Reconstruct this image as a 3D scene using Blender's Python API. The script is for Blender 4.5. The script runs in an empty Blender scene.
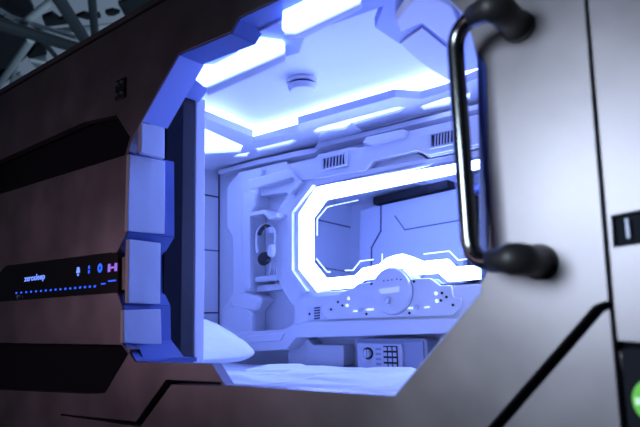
import bpy, bmesh, math, random
from mathutils import Vector, Matrix
from mathutils.geometry import tessellate_polygon
random.seed(4)
sc = bpy.context.scene
COL = sc.collection
H = 1.35                       # eye height above the hall floor; pod coordinates are measured from the eye

# ------------------------------------------------------------ camera
RX = (0.77445454, -0.13098928, -0.61892001)
RY = (0.63201825, 0.11720144, 0.76603966)
RZ = (-0.02780467, -0.98443163, 0.1735548)
F = 592.98
cam = bpy.data.cameras.new('camera')
cam.sensor_width = 36.0
cam.lens = F / 640 * 36.0
cam.clip_start = 0.05
cam.clip_end = 200
cam.dof.use_dof = True
cam.dof.focus_distance = 2.35
cam.dof.aperture_fstop = 2.9
co = bpy.data.objects.new('camera', cam)
COL.objects.link(co)
m = Matrix(((RX[0], -RX[1], -RX[2], 0), (RY[0], -RY[1], -RY[2], 0), (RZ[0], -RZ[1], -RZ[2], H), (0, 0, 0, 1)))
co.matrix_world = m
sc.camera = co
vs = sc.view_settings
vs.view_transform = 'Standard'
vs.look = 'None'
vs.exposure = 0.0
vs.gamma = 1.0
vs.use_curve_mapping = False
sc.cycles.use_denoising = True
sc.cycles.max_bounces = 8
sc.cycles.sample_clamp_indirect = 6.0

# ------------------------------------------------------------ world and unseen lamps
w = bpy.data.worlds.new('hall_sky')
sc.world = w
w.use_nodes = True
bg = w.node_tree.nodes['Background']
wt = w.node_tree
wtc = wt.nodes.new('ShaderNodeTexCoord')
wsp = wt.nodes.new('ShaderNodeSeparateXYZ')
wt.links.new(wtc.outputs['Generated'], wsp.inputs[0])
wmr = wt.nodes.new('ShaderNodeMapRange')           # sky made brighter behind the pod, dim in front to keep the facade dark
wmr.inputs['From Min'].default_value = -0.1
wmr.inputs['From Max'].default_value = 0.5
wmr.inputs['To Min'].default_value = 0.022
wmr.inputs['To Max'].default_value = 0.26
wt.links.new(wsp.outputs['Y'], wmr.inputs['Value'])
wt.links.new(wmr.outputs[0], bg.inputs[1])
bg.inputs[0].default_value = (0.44, 0.62, 0.90, 1)


def area(name, loc, target, size, power, color, sizey=None, spread=180):
    l = bpy.data.lights.new(name, 'AREA')
    l.energy = power
    l.color = color
    l.size = size
    if sizey:
        l.shape = 'RECTANGLE'
        l.size_y = sizey
    o = bpy.data.objects.new(name, l)
    COL.objects.link(o)
    o.location = (loc[0], loc[1], loc[2] + H)
    d = Vector(target) - Vector(loc)
    o.rotation_euler = d.to_track_quat('-Z', 'Y').to_euler()
    l.spread = math.radians(spread)
    return o


area('unseen_lamp', (-0.62, -0.75, 0.45), (-0.02, 1.0, 0.12), 0.65, 7.0, (0.72, 0.86, 1.0), spread=75)  # unseen lamp near the camera, sited for the highlight on the right facade
area('unseen_lamp', (-2.6, -0.6, 0.20), (-1.65, 1.0, 0.02), 0.5, 1.7, (0.92, 0.58, 0.76), spread=95)  # added reddish lamp out of view, tints the left facade brown
area('unseen_lamp', (-6.0, 5.0, 1.2), (-12.0, 9.0, 8.0), 2.0, 330, (0.62, 0.82, 1.0))  # added uplight out of view, brightens the roof struts

# ------------------------------------------------------------ geometry of the view (pod frame: x along the front, y into the pod, z up)


def ray(x, y):
    d = (x - 320.0, y - 213.5, F)
    return tuple(sum(r[i] * d[i] for i in range(3)) for r in (RX, RY, RZ))


def onY(x, y, Y):
    r = ray(x, y)
    k = Y / r[1]
    return (r[0] * k, Y, r[2] * k)


def onZ(x, y, Z):
    r = ray(x, y)
    k = Z / r[2]
    return (r[0] * k, r[1] * k, Z)


def onX(x, y, X):
    r = ray(x, y)
    k = X / r[0]
    return (X, r[1] * k, r[2] * k)


def XZ(pts, Y):
    return [(onY(a, b, Y)[0], onY(a, b, Y)[2]) for a, b in pts]


def XY(pts, Z):
    return [onZ(a, b, Z)[:2] for a, b in pts]


# ------------------------------------------------------------ materials
def mat(name, col, rough=0.4, metal=0.0, noise=0.0, nscale=8, emit=None, estr=0.0, bump=0.0, bscale=60, coat=0.0, spec=None):
    m = bpy.data.materials.new(name)
    m.use_nodes = True
    nt = m.node_tree
    b = nt.nodes['Principled BSDF']
    b.inputs['Base Color'].default_value = (*col, 1)
    b.inputs['Roughness'].default_value = rough
    b.inputs['Metallic'].default_value = metal
    if coat:
        b.inputs['Coat Weight'].default_value = coat
        b.inputs['Coat Roughness'].default_value = 0.15
    if spec is not None:
        b.inputs['Specular IOR Level'].default_value = spec
    tc = nt.nodes.new('ShaderNodeTexCoord')
    if noise:
        n = nt.nodes.new('ShaderNodeTexNoise')
        n.inputs['Scale'].default_value = nscale
        n.inputs['Detail'].default_value = 4
        nt.links.new(tc.outputs['Object'], n.inputs['Vector'])
        r = nt.nodes.new('ShaderNodeMapRange')
        r.inputs['From Min'].default_value = 0.3
        r.inputs['From Max'].default_value = 0.7
        r.inputs['To Min'].default_value = 1 - noise
        r.inputs['To Max'].default_value = 1 + noise
        nt.links.new(n.outputs['Fac'], r.inputs['Value'])
        mx = nt.nodes.new('ShaderNodeVectorMath')
        mx.operation = 'SCALE'
        mx.inputs[0].default_value = col
        nt.links.new(r.outputs[0], mx.inputs['Scale'])
        nt.links.new(mx.outputs[0], b.inputs['Base Color'])
        r2 = nt.nodes.new('ShaderNodeMapRange')
        r2.inputs['From Min'].default_value = 0.3
        r2.inputs['From Max'].default_value = 0.7
        r2.inputs['To Min'].default_value = rough * (1 - noise * .5)
        r2.inputs['To Max'].default_value = min(1, rough * (1 + noise * .5))
        nt.links.new(n.outputs['Fac'], r2.inputs['Value'])
        nt.links.new(r2.outputs[0], b.inputs['Roughness'])
    if bump:
        n2 = nt.nodes.new('ShaderNodeTexNoise')
        n2.inputs['Scale'].default_value = bscale
        nt.links.new(tc.outputs['Object'], n2.inputs['Vector'])
        bp = nt.nodes.new('ShaderNodeBump')
        bp.inputs['Strength'].default_value = bump
        bp.inputs['Distance'].default_value = 0.01
        nt.links.new(n2.outputs['Fac'], bp.inputs['Height'])
        nt.links.new(bp.outputs[0], b.inputs['Normal'])
    if emit:
        b.inputs['Emission Color'].default_value = (*emit, 1)
        b.inputs['Emission Strength'].default_value = estr
    return m


BLUE = (0.21, 0.27, 1.0)
M = {}
M['shell'] = mat('bronze_shell', (0.21, 0.195, 0.22), 0.42, 0.65, noise=0.18, nscale=6)
M['pocket'] = mat('dark_recess', (0.010, 0.012, 0.018), 0.8, spec=0.1)
M['white'] = mat('white_moulding', (0.80, 0.81, 0.84), 0.38, noise=0.02, nscale=3)
M['satin'] = mat('satin_panel', (0.72, 0.74, 0.78), 0.30, noise=0.03)
M['pad'] = mat('padded_panel', (0.70, 0.74, 0.80), 0.45, noise=0.03)
M['seam'] = mat('seam_gasket', (0.03, 0.04, 0.09), 0.5)
M['leaf'] = mat('dark_door_metal', (0.016, 0.015, 0.019), 0.5, 0.3, noise=0.1)
M['black'] = mat('black_plastic', (0.01, 0.01, 0.012), 0.35)
M['gloss'] = mat('black_glass', (0.006, 0.006, 0.008), 0.25)
M['rubber'] = mat('black_rubber', (0.012, 0.012, 0.014), 0.5)
M['chrome'] = mat('dark_chrome', (0.20, 0.21, 0.22), 0.2, 1.0, noise=0.05)
M['steel'] = mat('satin_steel', (0.6, 0.62, 0.66), 0.3, 1.0)
M['mirror'] = mat('mirror_glass', (0.62, 0.66, 0.72), 0.02, 1.0)
M['lining'] = mat('blue_lit_lining', (0.34, 0.42, 0.80), 0.35)  # the reveal's saturated blue light is put into this base colour
M['lining_shade'] = mat('blue_shade_lining', (0.08, 0.14, 0.42), 0.35)  # darker copy for dimly lit reveals, shade put into the colour
M['led'] = mat('led_ring_light', (1, 1, 1), emit=(0.195, 0.285, 1.0), estr=36.0)
M['cove'] = mat('cove_light', (1, 1, 1), emit=(0.195, 0.285, 1.0), estr=36.0)
M['diff'] = mat('lamp_diffuser', (1, 1, 1), emit=(0.20, 0.31, 1.0), estr=6.5)
M['etch'] = mat('lit_etching', (1, 1, 1), emit=(0.3, 0.38, 1.0), estr=3)
M['sheet'] = mat('cotton_sheet', (0.90, 0.92, 0.93), 0.9, bump=0.25, bscale=25)
M['bluedot'] = mat('blue_indicator', (0, 0, 0.1), emit=(0.02, 0.10, 1.0), estr=1.6)
M['bluetext'] = mat('blue_lettering', (0, 0, 0.1), emit=(0.16, 0.28, 1.0), estr=1.5)
M['violet'] = mat('violet_indicator', (0, 0, 0.1), emit=(0.35, 0.16, 0.85), estr=1.0)
M['soft'] = mat('soft_display', (0.7, 0.7, 0.7), emit=(0.3, 0.38, 1.0), estr=.7)
M['spot'] = mat('panel_lamp', (1, 1, 1), emit=(0.3, 0.38, 1.0), estr=2.2)
M['safe'] = mat('safe_paint', (0.34, 0.37, 0.50), 0.45, 0.2)
M['safelight'] = mat('safe_fascia', (0.62, 0.64, 0.75), 0.4)
M['green'] = mat('glowing_green_paint', (0.13, 0.55, 0.05), 0.5, emit=(0.15, 0.6, 0.05), estr=0.12)  # sticker colour brightened by a faint glow of its own
M['palegreen'] = mat('glowing_pale_marking', (0.6, 0.8, 0.6), 0.5, emit=(0.5, 0.8, 0.5), estr=0.35)  # pale bar also brightened by self-glow
M['tube'] = mat('painted_steel', (0.03, 0.04, 0.05), 0.5, 0.3)
M['tubepale'] = mat('pale_steel', (0.55, 0.64, 0.70), 0.5)
M['palepanel'] = mat('pale_roof_panel', (0.85, 0.92, 0.95), 0.5)
M['roofdark'] = mat('dark_roof_panel', (0.02, 0.028, 0.035), 0.6)
M['floor'] = mat('hall_floor', (0.10, 0.10, 0.11), 0.4, noise=0.2)

ORG = {}


def root_of(parent):
    return ORG.get(parent.name, Vector((0, 0, 0))) if parent else Vector((0, 0, 0))


def link_mesh(name, verts, faces, material, parent=None, bevel=0.0, smooth=False, segs=2, origin=None):
    """verts in the pod frame; origin (pod frame) only for things without a parent"""
    base = root_of(parent) if parent else Vector(origin if origin is not None else [sum(v[i] for v in verts) / len(verts) for i in range(3)])
    me = bpy.data.meshes.new(name)
    me.from_pydata([tuple(Vector(v) - base) for v in verts], [], faces)
    me.validate()
    bm = bmesh.new()
    bm.from_mesh(me)
    bmesh.ops.remove_doubles(bm, verts=bm.verts, dist=1e-6)
    bmesh.ops.recalc_face_normals(bm, faces=bm.faces)
    bm.to_mesh(me)
    bm.free()
    me.materials.append(material)
    o = bpy.data.objects.new(name, me)
    COL.objects.link(o)
    if parent:
        o.parent = parent
        ORG[o.name] = base
    else:
        o.location = (base[0], base[1], base[2] + H)
        ORG[o.name] = base
    if smooth:
        for p in me.polygons:
            p.use_smooth = True
    if bevel:
        b = o.modifiers.new('bevel', 'BEVEL')
        b.width = bevel
        b.segments = segs
        b.limit_method = 'ANGLE'
        b.angle_limit = math.radians(25)
        b.harden_normals = False
    return o


def thing(name, label, cat, loc, group=None):
    o = bpy.data.objects.new(name, None)
    o.empty_display_size = 0.05
    COL.objects.link(o)
    o.location = (loc[0], loc[1], loc[2] + H)
    ORG[o.name] = Vector(loc)
    tag(o, label, cat, group)
    return o


def tag(o, label=None, cat=None, group=None, kind=None):
    if label: o['label'] = label
    if cat: o['category'] = cat
    if group: o['group'] = group
    if kind: o['kind'] = kind
    return o


def struct(o, label=None):
    o['kind'] = 'structure'
    if label: o['label'] = label
    return o


def G():
    return ([], [])


def ext(g, loop3, vec, holes=()):
    """closed solid: polygon (with holes) extruded along vec"""
    V, Fc = g
    loops = [[Vector(p) for p in loop3]] + [[Vector(p) for p in h] for h in holes]
    flat = [p for l in loops for p in l]
    n = len(flat)
    b = len(V)
    vec = Vector(vec)
    V.extend(tuple(p) for p in flat)
    V.extend(tuple(p + vec) for p in flat)
    if len(loops) == 1 and n <= 4:
        Fc.append(tuple(b + i for i in range(n)))
        Fc.append(tuple(b + n + i for i in reversed(range(n))))
    else:
        for t in tessellate_polygon(loops):
            Fc.append(tuple(b + i for i in t))
            Fc.append(tuple(b + n + i for i in reversed(t)))
    k = 0
    for l in loops:
        m_ = len(l)
        for i in range(m_):
            j = (i + 1) % m_
            Fc.append((b + k + i, b + k + j, b + n + k + j, b + n + k + i))
        k += m_
    return g


def front(g, pts, Y0, Y1, holes=(), at=None):
    """pts: photo-plane outline measured on plane y=at (default Y0), extruded from Y0 to Y1"""
    at = at or Y0
    L = [(x, Y0, z) for x, z in XZ(pts, at)]
    hs = [[(x, Y0, z) for x, z in XZ(h, at)] for h in holes]
    return ext(g, L, (0, Y1 - Y0, 0), hs)


def met(g, pts, Y0, Y1, holes=()):
    return ext(g, [(x, Y0, z) for x, z in pts], (0, Y1 - Y0, 0), [[(x, Y0, z) for x, z in h] for h in holes])


def plan(g, pts, Z0, Z1, at=None, holes=()):
    at = at or Z0
    return ext(g, [(x, y, Z0) for x, y in XY(pts, at)], (0, 0, Z1 - Z0), [[(x, y, Z0) for x, y in XY(h, at)] for h in holes])


def box(g, x0, x1, y0, y1, z0, z1):
    return ext(g, [(x0, y0, z0), (x1, y0, z0), (x1, y1, z0), (x0, y1, z0)], (0, 0, z1 - z0))


def tube(g, pts, r, seg=14, caps=True):
    V, Fc = g
    pts = [Vector(p) for p in pts]
    rr = r if isinstance(r, (list, tuple)) else [r] * len(pts)
    b = len(V)
    up = None
    for i, p in enumerate(pts):
        a = pts[max(0, i - 1)]
        c = pts[min(len(pts) - 1, i + 1)]
        t = (c - a).normalized()
        if up is None:
            up = Vector((0, 0, 1)) if abs(t.z) < 0.9 else Vector((1, 0, 0))
        s = t.cross(up).normalized()
        up = s.cross(t).normalized()
        for k in range(seg):
            q = 2 * math.pi * k / seg
            V.append(tuple(p + (s * math.cos(q) + up * math.sin(q)) * rr[i]))
    for i in range(len(pts) - 1):
        for k in range(seg):
            k2 = (k + 1) % seg
            Fc.append((b + i * seg + k, b + i * seg + k2, b + (i + 1) * seg + k2, b + (i + 1) * seg + k))
    if caps:
        Fc.append(tuple(b + k for k in reversed(range(seg))))
        Fc.append(tuple(b + (len(pts) - 1) * seg + k for k in range(seg)))
    return g


def strip_path(g, pts, Y, w, t=0.002):
    """thin raised line following metric points in the x-z plane at depth Y (front face towards the eye)"""
    for a, b in zip(pts[:-1], pts[1:]):
        d = Vector((b[0] - a[0], 0, b[1] - a[1]))
        n = Vector((-d.z, 0, d.x)).normalized() * (w / 2)
        e = d.normalized() * (w / 2)
        A = Vector((a[0], Y, a[1])) - e
        B = Vector((b[0], Y, b[1])) + e
        ext(g, [A - n, B - n, B + n, A + n], (0, t, 0))
    return g


def disc(g, c, r, axis, depth, seg=32, r2=None):
    """cylinder/cone from centre c along axis"""
    c = Vector(c)
    a = Vector(axis).normalized()
    u = a.orthogonal().normalized()
    v = a.cross(u)
    V, Fc = g
    b = len(V)
    r2 = r if r2 is None else r2
    for rad, off in ((r, 0), (r2, depth)):
        for k in range(seg):
            q = 2 * math.pi * k / seg
            V.append(tuple(c + a * off + (u * math.cos(q) + v * math.sin(q)) * rad))
    Fc.append(tuple(b + k for k in reversed(range(seg))))
    Fc.append(tuple(b + seg + k for k in range(seg)))
    for k in range(seg):
        k2 = (k + 1) % seg
        Fc.append((b + k, b + k2, b + seg + k2, b + seg + k))
    return g


def mk(name, g, material, parent=None, bevel=0.0, smooth=False, origin=None, segs=2):
    return link_mesh(name, g[0], g[1], material, parent, bevel, smooth, segs, origin)


YB = 2.30      # back wall
XL = -2.62     # left end wall
XR = 0.25      # right end wall
ZC = 0.95      # raised ceiling
ZS = 0.87      # perimeter soffit of the ceiling
ZB = -0.218     # top of the mattress

# ============================================================ SETTING
# hall floor
g = box(G(), -30, 12, -8, 30, -H - 0.1, -H)
struct(mk('floor', g, M['floor']))

# front shell of the pod with the opening, grooves and pockets cut through
opening = [(275, 0), (239, 16), (231, 32), (178, 54), (133, 137), (128, 152), (127, 232), (117, 252), (117, 292), (122, 306),
           (122, 343), (135, 362), (212, 364), (225, 385), (395, 396), (481, 293), (478, 60), (470, 30), (462, 12), (447, -3), (420, -12), (400, -40)]
op = XZ(opening, 1.0)
ztop = op[0][1]
op = [p for p in op[:-1]]
op.append((op[-1][0], ztop)) if op[-1][1] < ztop else None
op = [(x, min(z, ztop)) for x, z in op]
upper_pocket = XZ([(-60, 190), (0, 160), (84, 122), (116, 115), (130, 137), (125, 155), (0, 194), (-60, 222)], 1.0)
lower_pocket = XZ([(-60, 345), (0, 343), (121, 345), (131, 349), (105, 393), (90, 394), (0, 390), (-60, 388)], 1.0)
console_cut = XZ([(-30, 300.5), (6, 266), (112, 252.5), (112, 291.5), (-30, 304)], 1.0)
groove1 = XZ([(60, 414), (136, 422), (166, 380), (221, 382.5), (221, 385.5), (171, 384.5), (140, 427), (60, 415.5)], 1.0)
groove2 = XZ([(484, 432), (594, 306), (604, 302), (609, 302), (583, -20), (586, -20), (613, 300), (617, 341), (640, 343), (700, 345), (700, 355), (619, 352), (634, 440), (622, 440), (610, 309), (604, 311), (499, 432)], 1.0)
slot_cut = XZ([(611.5, 216), (680, 203), (680, 238), (614, 247)], 1.0)
x0, x1 = -4.2, 1.2
outer = [(x0, -H + 0.001), (x1, -H + 0.001), (x1, 0.956), (x0, 0.956)]
g = met(G(), outer, 1.0, 1.03, [op, upper_pocket, lower_pocket, console_cut, groove1, groove2, slot_cut])
struct(mk('wall_front', g, M['shell'], bevel=0.003))
back_outer = [(x0, -H + 0.001), (x1, -H + 0.001), (x1, 0.95), (x0, 0.95)]
cx_, cz_ = sum(p[0] for p in op) / len(op), sum(p[1] for p in op) / len(op)
def offset(poly, d):
    out = []
    n = len(poly)
    ar = sum(poly[i][0] * poly[(i + 1) % n][1] - poly[(i + 1) % n][0] * poly[i][1] for i in range(n))
    sg = 1 if ar > 0 else -1
    for i in range(n):
        a, b, c = Vector(poly[i - 1]), Vector(poly[i]), Vector(poly[(i + 1) % n])
        e1 = (b - a).normalized(); e2 = (c - b).normalized()
        n1 = Vector((e1.y, -e1.x)) * sg; n2 = Vector((e2.y, -e2.x)) * sg
        q = (n1 + n2)
        q = q / max(.4, q.length_squared / 2)
        out.append((b.x + q.x * d, b.y + q.y * d))
    return out


op2 = [(x, min(z, .935)) for x, z in offset(op, .03)]
g = met(G(), back_outer, 1.045, 1.06, [op2])
struct(mk('wall_backing', g, M['pocket']))
g = box(G(), x0, x1, 1.0, 3.0, 0.965, 0.985)
struct(mk('roof_top', g, M['shell']))

# reveal lining of the opening
def ribbon(pts, Y0, Y1, t=0.012):
    g = G()
    n = len(pts)
    for a, b in zip(pts[:-1], pts[1:]):
        d = Vector((b[0] - a[0], 0, b[1] - a[1])).normalized()
        nn = Vector((d.z, 0, -d.x))
        m_ = Vector((cx_ - a[0], 0, cz_ - a[1]))
        if nn.dot(m_) > 0: nn = -nn
        A = Vector((a[0], Y0, a[1])) - nn * .003; B = Vector((b[0], Y0, b[1])) - nn * .003
        ext(g, [A, B, B + nn * t, A + nn * t], (0, Y1 - Y0, 0))
    return g


ribs = ribbon([op[-1], op[0], op[1], op[2], op[3]], 1.004, 1.09)
ribs2 = ribbon([op[3], XZ([(141, 121)], 1.0)[0]], 1.004, 1.095)
struct(mk('trim_1', ribs, M['lining_shade']))
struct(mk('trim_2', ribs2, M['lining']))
XJ = -1.60
g = G()
jl = XZ([(128, 152), (127, 232), (116, 252), (116, 292), (122, 306), (122, 343), (135, 362), (148, 362.6)], 1.0)
jb = ribbon(jl, 1.004, 1.17)
struct(mk('trim_3', jb, M['lining_shade']))
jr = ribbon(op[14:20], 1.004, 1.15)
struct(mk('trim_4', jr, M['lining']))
# bronze sliver between control strip and pads
g = front(G(), [(117.5, 258), (127, 256), (127, 290), (117.5, 290)], 1.006, 1.03)
struct(mk('trim_5', g, M['shell'], bevel=0.001))

# interior room: back, left, right walls, ceiling, floor of the bunk
struct(mk('wall_back', box(G(), XL - .03, XR + .03, YB, YB + .04, -.45, 0.96), M['white']))
struct(mk('wall_left', box(G(), XL - .04, XL, 1.14, YB, -.45, 0.96), M['white']))
struct(mk('wall_right', box(G(), XR, XR + .04, 1.14, YB, -.45, 0.96), M['white']))
struct(mk('ceiling', box(G(), XL - .04, XR + .04, 1.07, YB + .04, ZC, ZC + .012), M['white']))
struct(mk('wall_inner_left', box(G(), XL, -1.70, 1.14, 1.22, -.155, 0.95), M['white']))
struct(mk('wall_inner_right', box(G(), -.36, XR, 1.065, 1.10, -.155, 0.95), M['white']))

# sliding door leaf parked behind the front, left of the opening: dark skin outside, white skin inside
X0 = -2.43
g = met(G(), [(X0, -.17), (-1.60, -.17), (-1.60, .80), (X0 + .0, .80)], 1.235, 1.295)
dl = struct(mk('door_1', g, M['leaf'], bevel=0.006))
g = met(G(), [(X0 + .02, -.17), (-1.60, -.17), (-1.60, .79), (X0 + .02, .79)], 1.296, 1.338)
mk('inner_skin', g, M['white'], dl, bevel=0.004)
g = G()
strip_path(g, [(-2.22, .79), (-2.22, .62), (-2.30, .52), (-2.30, .35), (-2.37, .28), (-2.37, -.15)], 1.3375, .010, .003)
strip_path(g, [(-2.10, .70), (-2.02, .60), (-1.62, .60)], 1.3375, .006, .003)
arc = [(-1.72 + .26 * math.cos(a), .10 + .26 * math.sin(a)) for a in [math.pi * k / 20 for k in range(0, 21)]]
strip_path(g, [p for p in arc if p[0] < -1.62], 1.3375, .005, .003)
mk('seam_line', g, M['seam'], dl)
# black track the door runs in
g = box(G(), -2.27, -1.68, 1.20, 1.36, .80, .85)
struct(mk('trim_6', g, M['black']))
g = box(G(), -1.75, -1.592, 1.165, 1.232, -.17, .80)
struct(mk('trim_7', g, M['pocket']))
g = front(G(), [(168, 366), (181, 362), (192, 340), (196, 350), (214, 362), (225, 366)], 1.34, 1.36, at=1.34)
# sill foot that flares out at the bottom of the door
g = G()
a = XY([(176, 362), (191, 346), (202, 348), (214, 366)], -.165)
ext(g, [(-1.75, 1.36, -.2), (-1.60, 1.34, -.2), (-1.53, 1.36, -.2), (-1.53, 1.2, -.2), (-1.60, 1.19, -.2)], (0, 0, .04))
struct(mk('trim_8', g, M['white'], bevel=0.006))

# seams on left wall
g = G()
for z in (0.719, 0.046):
    box(g, XL - .001, XL + .002, 1.16, YB, z - .004, z + .004)
box(g, XL - .001, XL + .004, YB - .009, YB, -.4, ZS)
zz = [(1.18, .40), (1.5, .40), (1.58, .46), (1.85, .46), (2.0, .40), (2.3, .40)]
for a_, b_ in zip(zz[:-1], zz[1:]):
    ext(g, [(XL - .001, a_[0], a_[1] - .003), (XL - .001, b_[0], b_[1] - .003), (XL - .001, b_[0], b_[1] + .003), (XL - .001, a_[0], a_[1] + .003)], (.003, 0, 0))
struct(mk('trim_9', g, M['seam']))

# ---- header of the opening
hd = XY([(208, 95), (285, 62), (300, 58), (306, 39), (383, 12), (375, 33), (447, 80)], .76)
zt = .775
pl = [(-1.62, 1.075), (-1.64, 1.33)]
pl += [hd[0], hd[1], hd[2], hd[3], hd[4], hd[5], hd[6], (-.36, 1.80), (-.36, 1.075)]
g = ext(G(), [(x, y, zt) for x, y in pl], (0, 0, .03))
struct(mk('trim_10', g, M['lining'], bevel=0.004))
g = box(G(), -1.7, -.36, 1.062, 1.074, .80, .95)
struct(mk('trim_11', g, M['white']))

# ---- ceiling soffit around the tray
tray_px = [(205, 118), (253, 137), (253, 143), (298, 131), (298, 124), (395, 97), (421, 99), (446, 92)]
tp = XY(tray_px, ZS)
pts = [(XL, 1.18), (-1.90, 1.18)] + tp + [(-.85, 2.02), (XR, 2.02), (XR, YB), (XL, YB)]
lamp_hole = XY([(188, 124), (205, 129), (243, 146), (240, 152), (205, 154), (185, 150)], ZS)
slotA = XY([(233, 157), (238, 154.5), (250, 152.5), (246, 157)], ZS)
slotB = XY([(255, 149), (292, 140), (297, 141), (290, 145), (258, 152)], ZS)
slotC = XY([(313, 132), (318, 128), (349, 119.5), (398, 107), (406, 108), (400, 112), (352, 125), (345, 129), (316, 134)], ZS)
slotD = XY([(420, 107), (446, 98), (470, 93), (470, 99), (446, 106), (424, 110)], ZS)
g = ext(G(), [(x, y, ZS) for x, y in pts], (0, 0, .035), [[(x, y, ZS) for x, y in h] for h in (lamp_hole, slotA, slotB, slotC, slotD)])
struct(mk('trim_12', g, M['white'], bevel=0.003))
# second, lower moulding of the soffit against the back wall
g = front(G(), [(222, 171), (262, 160.5), (300, 152), (318, 149), (322, 144), (352, 137), (480, 106), (520, 96), (520, 101), (480, 111), (352, 142), (324, 149), (318, 154), (262, 165), (222, 175)], 2.22, 2.30, at=2.25)
struct(mk('trim_13', g, M['white'], bevel=0.003))
# boss on the soffit
g = plan(G(), [(318, 147), (318, 137), (328, 132), (345, 130), (352, 124), (362, 131), (352, 139), (330, 146)], ZS - .012, ZS)
struct(mk('trim_14', g, M['white'], bevel=0.003))
g = plan(G(), [(330, 146), (352, 134), (400, 122), (420, 116), (446, 112), (470, 107), (470, 112), (420, 124), (352, 142)], ZS - .008, ZS)
struct(mk('trim_15', g, M['white'], bevel=0.002))

# ---- mouldings on the back wall
def bw(n, px, Y0, Y1, bev=.004, holes=(), at=None, m_='white'):
    g = front(G(), px, Y0, Y1, holes, at)
    return struct(mk('trim_%d' % n, g, M[m_], bevel=bev))


# left column with stepped edge
bw(16, [(226, 187), (238, 172), (262, 168), (257, 190), (255, 206), (252, 214), (252, 294), (263, 299), (252, 311), (252, 338), (221, 338), (221, 310), (232, 296), (232, 238), (226, 228)], 2.195, YB, .012)
bw(17, [(242, 193), (249, 190), (255, 192), (255, 206), (250, 214), (250, 290), (243, 292), (241, 240), (241, 225)], 2.165, 2.20, .010)
bw(18, [(222, 311), (232, 307), (246, 309), (252, 314), (252, 338), (221, 338)], 2.17, 2.20, .008)
bw(19, [(233, 293), (246, 292.5), (262, 299), (256, 311), (243, 309), (231, 307), (228, 300)], 2.175, 2.205, .012)
# beam over the niche
bw(20, [(240, 172), (286, 161), (297, 180), (289, 192), (253, 197), (246, 186), (237, 178)], 2.23, YB, .006)
bw(21, [(246, 180), (290, 168), (294, 177), (250, 190)], 2.19, 2.24, .008)
# surround of the mirror
ridge = [(307.5, 186), (290, 212.5), (290, 271), (304, 291)]
bw(22, [(289, 192), (298, 181), (480, 150), (520, 142), (520, 300), (304, 300), (293, 306), (281, 288), (276, 272), (276, 214), (281, 205)], 2.19, YB, .004,
   holes=[[(316, 186.5), (298.5, 213.5), (298.5, 269), (317, 292), (516, 281), (516, 151)]])
# raised ridge following the octagon
rid_out = XZ([(309, 183), (287.5, 211), (287.5, 272), (303, 293)], 2.165)
rid_in = XZ([(313, 184.5), (292, 212.5), (292, 270.5), (307, 291)], 2.165)
g = met(G(), rid_out + rid_in[::-1], 2.165, 2.20)
struct(mk('trim_23', g, M['white'], bevel=0.003))
# arrow bracket at the left end of the header
bw(24, [(284, 165), (287, 164.5), (299, 181), (290, 194), (286.5, 193), (295, 181)], 2.15, 2.24, .002)
# header with vents
bw(25, [(287, 164.5), (316, 158), (318, 154.5), (352, 147), (362, 148), (368, 141), (480, 114), (520, 104), (520, 138), (428, 157), (418, 150), (372, 160.5), (365, 170), (299, 181)], 2.175, YB, .008)
bw(26, [(362, 143), (366, 137), (402, 129), (408, 131), (404, 137), (372, 145)], 2.16, 2.19, .005)
bw(27, [(412, 146), (420, 135), (480, 120), (520, 110), (520, 134), (480, 144), (428, 155), (418, 151)], 2.164, 2.19, .004)
bw(28, [(372, 168), (376, 162), (417, 153), (428, 160), (520, 141), (520, 147), (480, 155), (376, 175)], 2.22, YB, .004)
# console base below the mirror, with ledge
bw(29, [(294, 312), (294, 305), (304, 297), (320, 296), (520, 281), (520, 322), (300, 330), (294, 330)], 2.152, YB, .006)
bw(30, [(226, 340), (242, 332), (282, 329.5), (293, 325), (304, 322), (454, 318), (520, 316), (520, 331), (296, 338), (286, 350), (256, 351), (226, 349)], 2.13, YB, .010)
bw(31, [(246, 336), (284, 333), (280, 341), (250, 343)], 2.122, 2.14, .005)
bw(32, [(288, 352), (299, 340), (308, 339.5), (313, 345), (344, 345), (344, 366), (288, 366)], 2.22, YB, .004)
bw(33, [(440, 338), (520, 334), (520, 372), (440, 372)], 2.22, YB, .004)
# niche shelves and hook board
bw(34, [(255, 277), (279, 274), (281, 280), (255, 282)], 2.20, YB, .003)
bw(35, [(255, 286), (283, 283), (287, 289), (257, 292)], 2.23, YB, .003)
g = plan(G(), [(248, 214), (263, 211), (269, 216.5), (277, 217), (277, 204), (258, 206)], .52, .535)
bw(36, [(249, 213), (264, 209.5), (270, 214.5), (277, 213), (277, 217), (269, 219), (263, 213.5), (249, 216)], 2.12, YB, .002)

# ============================================================ MIRROR WITH LED RING
cm = onY(392, 240, 2.25)
mt = thing('lit_mirror', 'octagonal wall mirror edged by a glowing white light ring above the control console', 'mirror', (cm[0], 2.24, .1))
rin = [(394, 255.5), (386, 258.5), (379, 264.5), (362, 268.5), (355, 275.5), (325, 278.5), (312, 262), (312, 217.5), (325, 199.5), (453, 173.5), (500, 163.5),
       (500, 263), (455, 267), (447, 259), (423, 261.5), (410, 256.2), (402, 254)]
rout = [(394, 269.5), (388, 272), (380.6, 277.5), (362.7, 280), (352, 287.5), (318, 290.6), (300.5, 268.5), (300, 214), (317, 188), (453, 164), (512, 153.5),
        (512, 276), (448, 281.5), (438.5, 273), (419, 274.5), (406, 268.6), (400, 268)]
# the whole mirror hangs a little out of parallel with the wall
TA, TP, XM, YM = math.tan(math.radians(4.4)), math.tan(math.radians(2.4)), -0.90, 2.150


def onM(x, y, off=0.0):
    r = ray(x, y)
    k = (YM - off + TA * XM - TP * .14) / (r[1] + TA * r[0] - TP * r[2])
    return Vector((r[0] * k, r[1] * k, r[2] * k))


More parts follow.
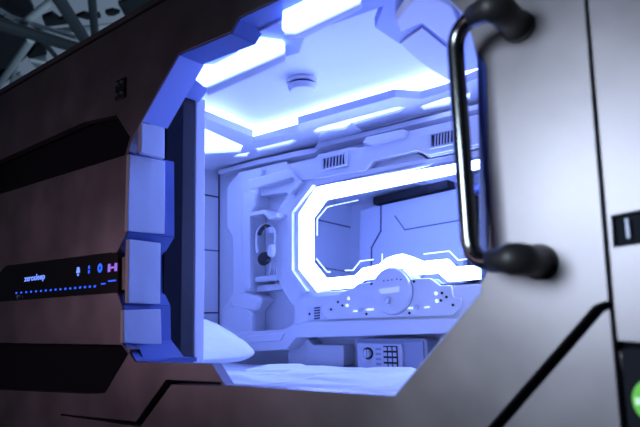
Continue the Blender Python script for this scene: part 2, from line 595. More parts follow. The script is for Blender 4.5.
mk('light_ring', ext(G(), [onM(a, b, .008) for a, b in rout], (0, .0075, 0), [[onM(a, b, .008) for a, b in rin]]), M['led'], mt)
gl = [onM(298, 292), onM(513, 280), onM(513, 152), onM(298, 184)]
mk('mirror_glass', ext(G(), gl, (0, .006, 0)), M['mirror'], mt)


def etch(px, w=.005):
    g = G()
    pts = [onM(a, b, .002) for a, b in px]
    for a, b in zip(pts[:-1], pts[1:]):
        e = (b - a).normalized()
        n = e.cross(Vector((0, 1, 0))).normalized() * (w / 2)
        e = e * (w / 3)
        ext(g, [a - e - n, b + e - n, b + e + n, a - e + n], (0, .001, 0))
    mk('etched_line', g, M['etch'], mt)


etch([(317, 235), (317, 219), (327, 207), (333, 205.5)])
for a in range(6):
    etch([(335 + a * 4, 205 - a * .85), (337.6 + a * 4, 204.4 - a * .85)], .004)
etch([(316.5, 259), (327, 272), (330, 272)])
etch([(345, 270.5), (353, 270.2), (360, 261), (373, 259.5)])
etch([(424, 254), (436, 252.5), (449, 251), (458, 260), (470, 258.5)])
etch([(382, 254), (382, 262)], .003)

# ============================================================ CONTROL CONSOLE
cp = onY(390, 300, 2.15)
ct = thing('control_console', 'white control console with round dial centred under the mirror ring', 'control panel', (cp[0], 2.16, cp[2] - .08))
circ = onY(390.5, 291, 2.12)
g = front(G(), [(327, 319.5), (321, 312), (322, 306), (332, 300), (338, 296.5), (341, 292), (353, 288), (358, 283.5), (371, 282), (379, 276), (390, 273), (402, 274.5), (410, 279), (430, 278), (440, 285.5),
                (451, 285), (453, 297), (461, 298), (461, 307), (453, 315.5)], 2.135, 2.150, at=2.135)
mk('fascia', g, M['white'], ct, bevel=.004)
g = G()
disc(g, (circ[0], 2.136, circ[2]), .098, (0, -1, 0), .016, 64, .094)
mk('dial', g, M['white'], ct, bevel=.002)
g = G()
disc(g, (circ[0] + .001, 2.1355, circ[2]), .100, (0, -1, 0), .003, 64)
mk('dial_seam', g, M['safe'], ct)
kn = onY(388.5, 301, 2.118)
g = G()
disc(g, (kn[0], 2.120, kn[2]), .019, (0, -1, 0), .006, 24)
disc(g, (kn[0], 2.114, kn[2]), .014, (0, -1, 0), .016, 24, .011)
mk('knob', g, M['steel'], ct, bevel=.0015)
g = front(G(), [(379, 289), (399, 286), (399, 292), (381, 294)], 2.117, 2.121)
mk('display', g, M['soft'], ct)
g = G()
for x, y in ((384, 281), (388, 280.4), (392, 279.8), (397, 279), (401, 279.5)):
    p = onY(x, y, 2.119)
    disc(g, p, .0028, (0, -1, 0), .003, 10)
mk('indicator_row', g, M['seam'], ct)


def sock(x, y, r=.0055, m_='black'):
    p = onY(x, y, 2.134)
    g = disc(G(), (p[0], 2.136, p[2]), r, (0, -1, 0), .004, 14)
    mk('button' if m_ == 'black' else 'panel_lamp', g, M[m_], ct)


for x, y in ((338, 302), (342.5, 305.5), (331, 309.5), (366.5, 314), (371.5, 283.8), (414, 281.5), (442, 293), (441, 300.5), (446.5, 297), (453, 305), (409.5, 313)):
    sock(x, y)
for x, y in ((348.5, 298.5), (436, 293.5), (437, 301), (347, 305.5)):
    sock(x, y, .007, 'spot')
for x, y in ((361, 309.5), (417, 307)):
    p = onY(x, y, 2.134)
    g = disc(G(), (p[0], 2.136, p[2]), .011, (0, -1, 0), .006, 20)
    disc(g, (p[0], 2.130, p[2]), .006, (0, -1, 0), .004, 14)
    mk('switch', g, M['steel'], ct, bevel=.001)
for px in ([(353, 310.6), (357, 310.2), (357, 311.6), (353, 312)], [(366, 309), (373, 308.4), (373, 310), (366, 310.5)], [(408, 307.6), (412.5, 307.2), (412.5, 308.8), (408, 309)], [(424, 306.8), (429, 306.4), (429, 307.6), (424, 308)]):
    mk('light_bar', front(G(), px, 2.131, 2.136), M['spot'], ct)
# socket plate on the left of the console
sp = onY(315, 314, 2.16)
st = thing('socket_plate', 'small socket plate with a grid of pins at the left end of the console', 'socket', (sp[0], 2.165, sp[2] - .03))
g = front(G(), [(307, 307.5), (325, 305.5), (325.5, 319), (307.5, 321)], 2.146, 2.153)
mk('plate', g, M['satin'], st, bevel=.002)
g = G()
for i in range(5):
    y = 307.5 + i * 2.6
    front(g, [(314, y), (319.5, y - .6), (319.5, y + .7), (314, y + 1.3)], 2.143, 2.147)
mk('pin_grid', g, M['seam'], st)
g = disc(G(), onY(309.8, 314, 2.148), .006, (0, -1, 0), .003, 12)
mk('jack', g, M['black'], st)
mk('jack', disc(G(), onY(323, 312.5, 2.148), .004, (0, -1, 0), .003, 12), M['black'], st)

# ============================================================ VENTS
def vent(px, x0_, x1_, label):
    c = onY((x0_ + x1_) / 2, px, 2.17)
    t = thing('air_vent', label, 'air vent', (c[0], 2.178, c[2] - .03), 'air vents in the header over the mirror')
    return t


def build_vent(p0, p1, hh, label, Yv):
    # p0, p1: pixel centres of the left and right end
    a = Vector(onY(*p0, Yv))
    b = Vector(onY(*p1, Yv))
    c = (a + b) / 2
    t = thing('air_vent', label, 'air vent', (c[0], Yv + .01, c[2] - .03), 'air vents in the header over the mirror')
    X0_, X1_, z0, z1 = a.x, b.x, c.z - hh, c.z + hh
    g = G()
    ext(g, [(X0_, Yv, z0), (X1_, Yv, z0), (X1_, Yv, z1), (X0_, Yv, z1)], (0, .012, 0),
        [[(X0_ + .014, Yv, z0 + .009), (X1_ - .014, Yv, z0 + .009), (X1_ - .014, Yv, z1 - .009), (X0_ + .014, Yv, z1 - .009)]])
    mk('frame', g, M['satin'], t, bevel=.001)
    g = box(G(), X0_ + .012, X1_ - .012, Yv + .0095, Yv + .0125, z0 + .007, z1 - .007)
    mk('dark_grille', g, M['black'], t)
    n = 6
    for i in range(n):
        x = X0_ + .030 + (X1_ - X0_ - .060) * i / (n - 1)
        g = ext(G(), [(x - .005, Yv + .003, z0 + .008), (x + .000, Yv + .003, z0 + .008), (x + .006, Yv + .003, z1 - .008), (x + .001, Yv + .003, z1 - .012)], (0, .006, 0))
        mk('fin', g, M['satin'], t)
    return t


build_vent((320.5, 164), (346.5, 158.2), .034, 'left slatted air vent, over the mirror and clear of the grab handle', 2.158)
build_vent((428, 141.5), (456, 135), .034, 'right slatted air vent, half hidden behind the grab handle', 2.148)

# ============================================================ SAFE
s0 = onY(356, 365, 2.16)
sf = thing('wall_safe', 'small electronic safe with keypad set low in the back wall above the bed', 'safe', (onY(390, 350, 2.2)[0], 2.2, -.20))
sx0, sx1 = onY(355.5, 340, 2.19)[0], onY(427, 340, 2.19)[0]
zt_ = onY(390, 338.5, 2.19)[2]
g = ext(G(), [(sx0, 2.19, -.24), (sx1, 2.19, -.24), (sx1, 2.19, zt_ - .012), (sx1 - .012, 2.19, zt_), (sx0, 2.19, zt_)], (0, .10, 0))
mk('body', g, M['safe'], sf, bevel=.004)
g = ext(G(), [(sx0 + .015, 2.183, -.235), (sx1 - .015, 2.183, -.235), (sx1 - .015, 2.183, zt_ - .012), (sx0 + .015, 2.183, zt_ - .012)], (0, .008, 0))
dr = mk('door', g, M['safe'], sf, bevel=.002)
dx0, dx1 = sx0 + .022, onY(401, 350, 2.17)[0]
g = ext(G(), [(dx0, 2.170, -.235), (dx1, 2.170, -.235), (dx1 + .006, 2.170, -.14), (dx1, 2.170, zt_ - .022), (dx0, 2.170, zt_ - .018)], (0, .014, 0))
fs = mk('fascia', g, M['safelight'], sf, bevel=.003)
kc = onY(367.5, 353.5, 2.165)
g = disc(G(), (kc[0], 2.171, kc[2]), .026, (0, -1, 0), .004, 28)
mk('knob_recess', g, M['black'], sf)
g = disc(G(), (kc[0], 2.168, kc[2]), .020, (0, -1, 0), .014, 28, .017)
box(g, kc[0] - .004, kc[0] + .004, 2.146, 2.156, kc[2] - .018, kc[2] + .018)
mk('turn_knob', g, M['steel'], sf, bevel=.002)
kx0, kx1 = onY(383, 350, 2.165)[0], onY(397, 350, 2.165)[0]
kz1 = zt_ - .030
kz0 = kz1 - .092
kp = mk('keypad', box(G(), kx0, kx1, 2.165, 2.172, kz0, kz1), M['black'], sf, bevel=.002)
for i in range(3):
    for j in range(4):
        w_ = (kx1 - kx0) / 3
        h_ = (kz1 - kz0) / 4
        mk('key', box(G(), kx0 + w_ * (i + .16), kx0 + w_ * (i + .84), 2.161, 2.166, kz0 + h_ * (j + .18), kz0 + h_ * (j + .82)), M['safelight'], kp, bevel=.001)
for i in range(4):
    z = kz1 - .008 - i * .021
    mk('label_strip', box(G(), onY(375.5, 350, 2.168)[0], onY(380.5, 350, 2.168)[0], 2.168, 2.171, z - .010, z), M['safe'], sf)

# ============================================================ HEADPHONES hanging in the niche
hc = onY(262, 244, 2.16)
hp = thing('headphones', 'white and black over-ear headphones hanging in the wall niche', 'headphones', (hc[0], 2.17, hc[2] - .12))
ea = onY(259, 252, 2.1)
path = [onY(*p, 2.16) for p in ((270, 259), (274, 248), (275, 238), (273.5, 230), (269, 225.5), (264, 225.5), (259.5, 229), (256.8, 236), (256.5, 245), (258, 253))]
def smooth(pts, n=4):
    out = []
    P = [Vector(p) for p in pts]
    for i in range(len(P) - 1):
        p0 = P[max(i - 1, 0)]; p1 = P[i]; p2 = P[i + 1]; p3 = P[min(i + 2, len(P) - 1)]
        for k in range(n):
            t = k / n
            out.append(0.5 * ((2 * p1) + (-p0 + p2) * t + (2 * p0 - 5 * p1 + 4 * p2 - p3) * t * t + (-p0 + 3 * p1 - 3 * p2 + p3) * t ** 3))
    out.append(P[-1])
    return out
mk('headband', tube(G(), smooth(path), .008, 10), M['white'], hp, smooth=True)
pd = [onY(*p, 2.148) for p in ((272, 231), (268.5, 226.5), (264.5, 226.5), (261, 230), (259, 235))]
mk('headband_pad', tube(G(), smooth(pd), .011, 10), M['black'], hp, smooth=True)
def cup(px, py, r, m_, nm, ax):
    c = Vector(onY(px, py, 2.14))
    g = disc(G(), c, r, ax, .014, 24, r * .82)
    disc(g, c, r, [-q for q in ax], .014, 24, r * .9)
    mk(nm, g, M[m_], hp, bevel=.004)
cup(264, 258.5, .037, 'black', 'ear_cushion', (.2, -1, .25))
cup(271.5, 251, .034, 'white', 'ear_cup', (-.5, -1, .1))
cup(270.5, 230, .016, 'safelight', 'hinge', (.1, -1, .1))
for a_ in ((273, 262, 273.5, 275), (270, 262, 268, 277), (275, 262, 276, 285)):
    mk('cable', tube(G(), smooth([onY(a_[0], a_[1], 2.16), onY((a_[0] + a_[2]) / 2 + 1, (a_[1] + a_[3]) / 2, 2.16), onY(a_[2], a_[3], 2.16)]), .002, 6), M['satin'], hp)
mk('hanger', tube(G(), [onY(266, 227, 2.14), onY(266, 227, 2.29)], .006, 8), M['satin'], hp)

# ============================================================ BED
def grid_sheet(name, x0_, x1_, y0_, y1_, zf, nx, ny, thick, material, parent=None):
    V = []
    Fc = []
    for j in range(ny + 1):
        for i in range(nx + 1):
            x = x0_ + (x1_ - x0_) * i / nx
            y = y0_ + (y1_ - y0_) * j / ny
            V.append((x, y, zf(x, y)))
    n = len(V)
    for j in range(ny + 1):
        for i in range(nx + 1):
            q_ = V[j * (nx + 1) + i]
            V.append((q_[0], q_[1], thick(q_[0], q_[1]) if callable(thick) else thick))
    for j in range(ny):
        for i in range(nx):
            a = j * (nx + 1) + i
            Fc.append((a, a + 1, a + nx + 2, a + nx + 1))
            Fc.append((n + a, n + a + nx + 1, n + a + nx + 2, n + a + 1))
    for i in range(nx):
        Fc.append((i, n + i, n + i + 1, i + 1))
        a = ny * (nx + 1) + i
        Fc.append((a, a + 1, n + a + 1, n + a))
    for j in range(ny):
        a = j * (nx + 1)
        Fc.append((a, a + nx + 1, n + a + nx + 1, n + a))
        a = a + nx
        Fc.append((a, n + a, n + a + nx + 1, a + nx + 1))
    return link_mesh(name, V, Fc, material, parent, smooth=True)


from mathutils import noise as mn


def zf(x, y):
    e = min((x - XL) / .05, (XR - x) / .05, (y - 1.065) / .05, (2.27 - y) / .05, 1)
    e = max(e, 0)
    return ZB - .03 * (1 - math.sqrt(max(0, 1 - (1 - e) ** 2))) + .012 * mn.noise(Vector((x * 2.2, y * 3.5, 0))) + .008 * mn.noise(Vector((x * 5 + y * 4, y * 7, 3)))


ms = grid_sheet('mattress', XL + .005, XR - .01, 1.065, 2.19, zf, 110, 50, -.40, M['sheet'])
tag(ms, 'white sheeted mattress filling the floor of the sleeping pod', 'mattress')
# thin quilt thrown over the near side of the mattress
def qf(x, y):
    f = mn.noise(Vector((x * 3.1 + y * 2, y * 5.0, 7)))
    r_ = abs(mn.noise(Vector((x * 4.0 - y * 6.0, y * 4.0 + x, 11))))
    return zf(x, y) + .006 + .012 * (f + .6) + .012 * min(1, r_ / .18)
qv = grid_sheet('quilt', -1.80, -.40, 1.09, 1.92, qf, 120, 80, lambda x, y: zf(x, y) + .003, M['sheet'])
tag(qv, 'thin rumpled white quilt spread along the near side of the bed', 'quilt')

# pillow
def pillow():
    c = Vector(onZ(216, 350, -.085))
    V = []; Fc = []
    nu, nv = 36, 24
    L, W, T = .29, .195, .072
    for j in range(nv + 1):
        v = -math.pi / 2 + math.pi * j / nv
        for i in range(nu):
            u = 2 * math.pi * i / nu
            def sp(a, p): return math.copysign(abs(a) ** p, a)
            cxx = sp(math.cos(u), .45) * abs(math.cos(v)) ** .45
            cyy = sp(math.sin(u), .45) * abs(math.cos(v)) ** .45
            edge = max(abs(cxx), abs(cyy))
            zz_ = sp(math.sin(v), 1.0) * T * (1 - edge ** 4 * .8)
            zz_ *= 1 + .20 * mn.noise(Vector((cxx * 2.1, cyy * 2.3, 5)))
            V.append(Vector((cxx * L, cyy * W, zz_ + .01 * mn.noise(Vector((cxx * 4, cyy * 5, 1))))))
    for j in range(nv):
        for i in range(nu):
            i2 = (i + 1) % nu
            Fc.append((j * nu + i, j * nu + i2, (j + 1) * nu + i2, (j + 1) * nu + i))
    R = Matrix.Rotation(math.radians(88), 3, 'Z') @ Matrix.Rotation(math.radians(0), 3, 'X')
    R = Matrix.Rotation(math.radians(20), 3, 'Y') @ R
    cc = Vector((-2.08, 1.64, -.085))
    V = [tuple(R @ v + cc) for v in V]
    o = link_mesh('pillow', V, Fc, M['sheet'], smooth=True)
    tag(o, 'plump white pillow propped at the left end of the bed', 'pillow')
pillow()

# ============================================================ CEILING THINGS
sm = onZ(302, 80, ZC)
sd = thing('smoke_detector', 'round white smoke detector on the ceiling', 'smoke detector', (sm[0], sm[1], ZC))
mk('base', disc(G(), (sm[0], sm[1], ZC - .001), .062, (0, 0, -1), .014, 40), M['white'], sd, bevel=.002)
mk('sensing_gap', disc(G(), (sm[0], sm[1], ZC - .015), .050, (0, 0, -1), .010, 40), M['seam'], sd)
mk('cover', disc(G(), (sm[0], sm[1], ZC - .024), .060, (0, 0, -1), .024, 40, .050), M['white'], sd, bevel=.004)

# LED strip hidden on top of the soffit, lighting the tray
cv = thing('cove_strip', 'glowing light strip tucked above the ceiling edge on the mirror side', 'light strip', (-1.6, 2.12, ZS + .036))
mk('light_strip', box(G(), -2.3, -.3, 2.10, 2.13, ZS + .036, ZS + .05), M['cove'], cv)
cv2 = thing('cove_strip', 'glowing light strip tucked above the left edge of the ceiling tray', 'light strip', (-2.15, 1.6, ZS + .036))
mk('light_strip', box(G(), -2.12, -2.09, 1.25, 1.95, ZS + .036, ZS + .05), M['cove'], cv2)


def lens(px, label, z=ZS + .012, m_='diff', name='ceiling_lamp', group='slim ceiling lamps in the soffit', grow=1.0):
    P_ = XY(px, ZS)
    cx, cy = sum(p[0] for p in P_) / len(P_), sum(p[1] for p in P_) / len(P_)
    P_ = [(cx + (x - cx) * 1.02, cy + (y - cy) * 1.02) for x, y in P_]
    t = thing(name, label, 'ceiling lamp', (cx, cy, z), group)
    mk('diffuser', ext(G(), [(x, y, z) for x, y in P_], (0, 0, .02)), M[m_], t)
    return t


M['lens'] = mat('slim_diffuser', (1, 1, 1), emit=(0.2, 0.28, 1.0), estr=5.5)
M['lensdim'] = mat('dim_diffuser', (1, 1, 1), emit=(0.2, 0.28, 1.0), estr=3.2)
lens([(188, 124), (205, 129), (243, 146), (240, 152), (205, 154), (185, 150)], 'large faceted ceiling lamp at the left end beside the door edge', grow=1, group=None, m_='diff')
lens([(233, 157), (238, 154.5), (250, 152.5), (246, 157)], 'tiny slot lamp in the ceiling beside the large faceted lamp', m_='lens')
lens([(255, 149), (292, 140), (297, 141), (290, 145), (258, 152)], 'short slot lamp in the ceiling above the headphones', m_='lensdim')
lens([(313, 132), (318, 128), (349, 119.5), (398, 107), (406, 108), (400, 112), (352, 125), (345, 129), (316, 134)], 'long slot lamp in the ceiling above the left vent', m_='lensdim')
lens([(420, 107), (446, 98), (470, 93), (470, 99), (446, 106), (424, 110)], 'slot lamp in the ceiling above the right vent', m_='lens')

# lamps in the head of the opening
def headlamp(px, label, lip):
    Zh = .752
    P_ = XY(px, Zh)
    cx, cy = sum(p[0] for p in P_) / len(P_), sum(p[1] for p in P_) / len(P_)
    t = thing('doorway_lamp', label, 'lamp', (cx, cy, .775), 'lamps in the head of the opening')
    mk('diffuser', ext(G(), [(x, y, Zh) for x, y in P_], (0, 0, .022)), M['diff'], t, bevel=.003)
    L = XY(lip, Zh - .008)
    mk('lip', ext(G(), [(x, y, Zh - .008) for x, y in L], (0, 0, .032)), M['satin'], t, bevel=.002)
headlamp([(193, 78), (198, 71), (214, 71), (238, 59), (238, 54), (259, 44), (283, 47), (285, 50), (285, 53), (208, 87), (204, 87)], 'faceted white lamp over the left part of the doorway',
         [(206, 89), (285, 54.5), (286, 57), (286, 61), (208, 96)])
headlamp([(283, 18), (290, 15), (325, -2), (345, -9), (362, -2), (360, 3), (296, 33), (285, 33), (282, 30)], 'long white lamp over the middle of the doorway, cut by the photo top',
         [(284, 35), (296, 35), (361, 4), (362, 9), (305, 38), (285, 40)])
# recessed corner hood at the right of the header
hz = .745
hg = G()
P_ = XY([(396, 22), (400, 33), (422, 24), (447, 43), (462, 30), (452, 6), (432, -6), (410, 2)], hz)
outer_ = [(x, y, hz) for x, y in P_]
c_ = Vector((sum(p[0] for p in P_) / 8, sum(p[1] for p in P_) / 8))
inner_ = [(c_.x + (x - c_.x) * .90, c_.y + (y - c_.y) * .90, hz) for x, y in P_]
ext(hg, outer_, (0, 0, .031))
struct(mk('trim_37', hg, M['white'], bevel=.006))
g = plan(G(), [(400, 44), (422, 28), (447, 48), (455, 80), (447, 80), (425, 66)], .768, .776)
struct(mk('trim_38', g, M['satin'], bevel=.002))

# ============================================================ JAMB PADS
def pad(px, label, X=-1.545):
    P3 = [onX(a, b, X) for a, b in px]
    t = [(X, p[1], p[2]) for p in P3]
    g = ext(G(), t, (-.018, 0, 0))
    o = mk('jamb_pad', g, M['pad'], bevel=.003)
    tag(o, label, 'panel', 'padded panels up the door jamb')
pad([(141.5, 122), (165, 127), (165, 159), (141, 152)], 'topmost pale panel on the left door jamb, the smallest of the four', onY(141, 122, 1.0)[0])
pad([(129.5, 154), (165.5, 161), (165, 234), (127.5, 231)], 'tallest pale panel on the left door jamb, second from the top')
pad([(129, 239), (161, 243), (160.5, 304), (128, 303)], 'pale panel on the left door jamb level with the control strip')
pad([(123.5, 310), (161, 309), (162, 345), (123.5, 343)], 'lowest pale panel on the left door jamb, just above the sill')

# ============================================================ OUTSIDE THINGS
# grab handle
Yh = .925
pv = onY(462.5, 150, Yh)
pbt = onY(505, 261, Yh)
ptp = onY(487, 17, Yh)
pe = onY(524, 262, Yh)
hh = thing('grab_handle', 'dark chrome C-shaped grab handle standing off the front beside the opening', 'handle', (pe[0], 1.0, pbt[2]))


def rounded(corners, r, n=8):
    out = [Vector(corners[0])]
    for i in range(1, len(corners) - 1):
        p, c, q = Vector(corners[i - 1]), Vector(corners[i]), Vector(corners[i + 1])
        a = (p - c).normalized(); b = (q - c).normalized()
        rr = min(r, (p - c).length * .49, (q - c).length * .49)
        A, B = c + a * rr, c + b * rr
        for k in range(n + 1):
            t = k / n
            out.append((1 - t) ** 2 * A + 2 * t * (1 - t) * c + t * t * B)
    out.append(Vector(corners[-1]))
    return out


Xv, Zt, Zb, Xe = pv[0], ptp[2], pbt[2], pe[0]
Ye = Yh - .03
cs = [(Xe, .999, Zt), (Xe, Ye, Zt), (Xv, Yh, Zt), (Xv, Yh, Zb), (Xe, Ye, Zb), (Xe, .999, Zb)]
pth = rounded(cs, .072)
rs = [.0125] * len(pth)
mk('bar', tube(G(), pth, .0152, 20), M['chrome'], hh, smooth=True)
for z in (Zt, Zb):
    s_ = rounded([(Xe - .048, Ye + .013, z), (Xe, Ye, z), (Xe, .992, z)], .03)
    mk('sleeve', tube(G(), s_, [.0185 + .007 * min(1, k / 3) for k in range(len(s_))], 20), M['rubber'], hh, smooth=True)
    mk('mounting_flange', disc(G(), (Xe, .9995, z), .030, (0, -1, 0), .008, 28), M['rubber'], hh, bevel=.002)

M['edge'] = mat('blue_glow_strip', (0.06, 0.12, 0.62), 0.35)  # blue glow along the jamb edge put into the strip's colour
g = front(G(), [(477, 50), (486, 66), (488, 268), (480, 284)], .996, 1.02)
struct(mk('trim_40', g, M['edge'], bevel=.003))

# control strip with lettering and indicators
cpx = [(6, 267), (115, 254.5), (118, 257), (118, 290), (115, 292), (-30, 303), (-32, 301)]
P_ = XZ([(-30, 301.5), (6, 267), (111, 254), (111, 290.5), (-30, 303)], 1.0)
cc_ = (sum(p[0] for p in P_) / len(P_), sum(p[1] for p in P_) / len(P_))
cs_ = thing('control_strip', 'glossy black touch control strip with glowing blue lettering left of the opening', 'control panel', (cc_[0], 1.0, cc_[1]))
P_ = XZ([(-30, 301.5), (7, 265.5), (118, 252), (118, 292.5), (-30, 304)], .996)
mk('glass_face', met(G(), P_, .996, 1.02), M['gloss'], cs_, bevel=.001)


def text(body, size, x, z, material, parent, name, y=.9955, sx=1.0):
    cu = bpy.data.curves.new(name, 'FONT')
    cu.body = body
    cu.size = size
    cu.extrude = .0004
    cu.space_character = 1.08
    cu.offset = .0004
    tmp = bpy.data.objects.new(name + '_outline', cu)
    COL.objects.link(tmp)
    me = bpy.data.meshes.new_from_object(tmp.evaluated_get(bpy.context.evaluated_depsgraph_get()))
    bpy.data.objects.remove(tmp)
    o = bpy.data.objects.new(name, me)
    COL.objects.link(o)
    me.materials.clear()
    me.materials.append(material)
    o.rotation_euler = (math.radians(90), 0, 0)
    o.scale = (sx, 1, 1)
    o.parent = parent
    b = root_of(parent)
    o.location = (x - b.x, y - b.y, z - b.z)
    return o


a = onY(24.5, 281.5, .996)
b = onY(47.5, 278, .996)
text('zerosleep', .030, a[0], a[2], M['bluetext'], cs_, 'lettering', sx=(b[0] - a[0]) / .142)
for i in range(21):
    x = 16.5 + i * 4.9
    y = 293.0 - i * .42
    if x > 98: break
    p = onY(x, y, .9955)
    mk('indicator_dot', box(G(), p[0] - .005, p[0] + .004, .9945, .9965, p[2] - .003, p[2] + .003), M['bluedot'], cs_)
for px in ([(101, 284.6), (105, 284.2), (105, 283), (101, 283.4)], [(108, 281.8), (115.5, 281), (115.5, 279.7), (108, 280.5)]):
    mk('indicator_bar', front(G(), px, .9945, .9965), M['bluedot'], cs_)
# bell icon
def icon(px, py, kind, m_):
    p = onY(px, py, .9955)
    g = G()
    if kind == 'bell':
        ext(g, [(p[0] - .010, .9945, p[2] - .006), (p[0] + .010, .9945, p[2] - .006), (p[0] + .006, .9945, p[2] + .012), (p[0] - .006, .9945, p[2] + .012)], (0, .002, 0))
        disc(g, (p[0], .9965, p[2] - .012), .004, (0, -1, 0), .002, 10)
    if kind == 'bars':
        box(g, p[0] - .003, p[0] + .003, .9945, .9965, p[2] + .002, p[2] + .012)
        box(g, p[0] - .003, p[0] + .003, .9945, .9965, p[2] - .012, p[2] - .002)
    if kind == 'ring':
        V_ = [(p[0] + .012 * math.cos(2 * math.pi * k / 16), .9945, p[2] + .014 * math.sin(2 * math.pi * k / 16)) for k in range(16)]
        I_ = [(p[0] + .006 * math.cos(2 * math.pi * k / 16), .9945, p[2] + .007 * math.sin(2 * math.pi * k / 16)) for k in range(16)]
        ext(g, V_, (0, .002, 0), [I_])
    if kind == 'link':
        box(g, p[0] - .024, p[0] - .012, .9945, .9965, p[2] - .012, p[2] + .012)
        box(g, p[0] + .012, p[0] + .024, .9945, .9965, p[2] - .012, p[2] + .012)
        box(g, p[0] - .008, p[0] + .008, .9945, .9965, p[2] - .003, p[2] + .003)
    mk('touch_icon', g, M[m_], cs_)
icon(78.2, 271, 'bell', 'bluetext')
icon(89, 269.5, 'bars', 'bluedot')
icon(100, 268, 'ring', 'bluedot')
icon(112.5, 267.5, 'link', 'violet')
# small bright stud under the strip
p = onY(17.5, 297, .99)
o = mk('stud', disc(G(), (p[0], 1.0, p[2]), .012, (0, -1, 0), .012, 16, .008), M['steel'], bevel=.001)
tag(o, 'small steel stud at the lower left of the black control strip', 'stud')
# cluster of screws, upper left
cl = onY(120, 89, .995)
pt = thing('port_plate', 'little black plate with four steel studs on the upper front, left of the doorway', 'plate', (cl[0], 1.0, cl[2] - .03))
mk('plate', box(G(), cl[0] - .026, cl[0] + .026, .994, .9995, cl[2] - .034, cl[2] + .034), M['black'], pt, bevel=.002)
for dx in (-.013, .013):
    for dz in (-.018, .018):
        mk('stud', disc(G(), (cl[0] + dx, .994, cl[2] + dz), .007, (0, -1, 0), .006, 12, .005), M['steel'], pt)
# latch in the slot on the right panel
lp = onY(627, 228, .998)
la = thing('slot_latch', 'black recessed latch with a thin steel bar at the right edge of the front', 'latch', (lp[0], 1.0, lp[2] - .03))
mk('recess', met(G(), XZ([(612, 217), (680, 204), (680, 237), (614.5, 246)], 1.0), 1.012, 1.03), M['pocket'], la)
mk('bar', box(G(), lp[0] - .0025, lp[0] + .0025, 1.0, 1.014, lp[2] - .016, lp[2] + .016), M['safe'], la, bevel=.001)
# green round sign low at the right, standing in front of the dark lower panel
dk = met(G(), XZ([(621, 349), (720, 352), (720, 450), (631, 450)], 1.0), .9965, 1.0)
struct(mk('trim_39', dk, M['pocket']))
gp = onY(658, 402, .99)
gs = thing('green_sign', 'round green sticker with a pale bar at the lower right edge of the front', 'sticker', (gp[0], .995, gp[2]))
mk('disc', disc(G(), (gp[0], .9955, gp[2]), .034, (0, -1, 0), .003, 40), M['green'], gs)
mk('pale_bar', box(G(), gp[0] - .030, gp[0] + .030, .9905, .9925, gp[2] - .006, gp[2] + .004), M['palegreen'], gs)

# ============================================================ HALL ROOF
def steel(px0, px1, Za, Zb_, r, label, m_='tube'):
    a = onZ(*px0, Za)
    b = onZ(*px1, Zb_)
    mid = [(a[i] + b[i]) / 2 for i in range(3)]
    o = mk('roof_strut', tube(G(), [a, b], r, 10), M[m_], smooth=False, origin=mid)
    tag(o, label, 'roof strut', 'steel roof struts of the hall')


steel((-20, 18), (84, 50), 6.0, 6.2, .13, 'thick dark roof strut running from the left edge of the photo to the pod roofline')
steel((52, -12), (90, 48), 6.0, 6.0, .12, 'dark roof strut slanting down to the junction at the pod roofline')
steel((91, -12), (96, 48), 6.4, 6.2, .085, 'upright looking roof strut right of the slanting dark one', 'tube')
steel((-6, 92), (31, 40), 6.4, 6.4, .09, 'pale roof strut at the far left edge rising from the roofline', 'tubepale')
steel((20, 26), (58, -4), 6.6, 6.6, .085, 'pale roof strut climbing to the top edge of the photo', 'tubepale')
steel((5, 15), (84, 40), 6.8, 6.8, .05, 'thin pale roof rod above the thick dark strut', 'tubepale')
steel((42, 40), (64, 66), 6.5, 6.5, .06, 'thin dark roof rod below the junction of struts')
steel((4, 96), (50, 66), 6.8, 6.8, .07, 'thin pale roof rod just above the pod roofline', 'tubepale')
steel((36, 33), (130, 24), 7.2, 7.2, .07, 'long pale roof rail crossing behind the upright looking strut', 'tubepale')
steel((30, 60), (60, 66), 6.6, 6.6, .05, 'short pale roof rod between the junction and the roofline', 'tubepale')
steel((-8, 6), (40, 34), 6.9, 6.9, .06, 'pale roof rod crossing under the left end of the thick dark strut', 'tubepale')
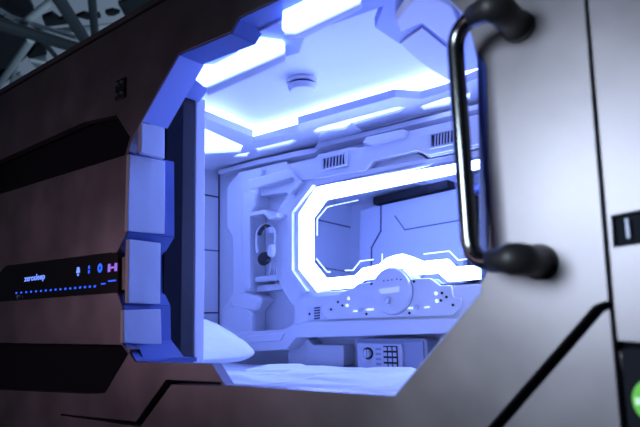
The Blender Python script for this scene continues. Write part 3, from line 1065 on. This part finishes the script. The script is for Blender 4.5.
steel((10, 88), (18, 60), 6.9, 6.9, .05, 'short upright pale roof rod at the far left of the roofline', 'tubepale')
steel((28, 86), (62, 56), 7.1, 7.1, .05, 'pale roof rod hugging the pod roofline', 'tubepale')
ZR = 8.0
g = plan(G(), [(-60, -30), (20, -18), (34, 10), (24, 22), (45, 30), (32, 52), (-10, 90), (-80, 110)], ZR, ZR + .1)
o = mk('roof_panel', g, M['roofdark'])
tag(o, 'dark roof panel filling the upper left corner of the hall', 'roof panel', 'opaque panels in the hall roof')
labs = ['dark roof panel between the two rising struts', 'dark lens shaped roof panel right of the upright strut', 'small dark roof panel beside the junction', 'dark triangular roof panel under the thick strut', 'small dark roof panel near the roofline at far left', 'dark sliver of roof panel above the long pale rail', 'dark narrow roof panel at the top edge right']
shapes = [[(42, 18), (52, 14), (60, 20), (66, 17), (70, 24), (46, 27)], [(105, 13), (112, 11), (120, 13), (114, 16), (108, 16)], [(76, 17), (84, 14), (90, 16), (99, 15), (101, 18), (88, 20)],
          [(24, 48), (44, 43), (47, 54), (40, 62), (28, 58)], [(0, 70), (12, 66), (14, 76), (4, 84), (-6, 84)], [(60, 36), (80, 33), (84, 38), (70, 40)], [(118, 4), (150, -8), (160, 0), (126, 18)]]
for s_, lb in zip(shapes, labs):
    o = mk('roof_panel', plan(G(), s_, ZR, ZR + .1), M['roofdark'])
    tag(o, lb, 'roof panel', 'opaque panels in the hall roof')

for s_, lb in (([(12, 78), (20, 74), (26, 78), (20, 86), (12, 86)], 'small pale roof panel glowing just above the roofline at far left'),
               ([(50, 36), (78, 35), (82, 40), (70, 46), (56, 40)], 'pale roof panel between the thick strut and the long pale rail'),
               ([(88, 30), (124, 24), (124, 28), (90, 34)], 'long pale roof panel beside the upright looking strut'),
               ([(30, 62), (46, 58), (52, 66), (40, 72)], 'pale roof panel close to the roofline below the struts')):
    o = mk('roof_panel', plan(G(), s_, ZR - .3, ZR - .2), M['palepanel'])
    tag(o, lb, 'roof panel', 'pale panels in the hall roof')
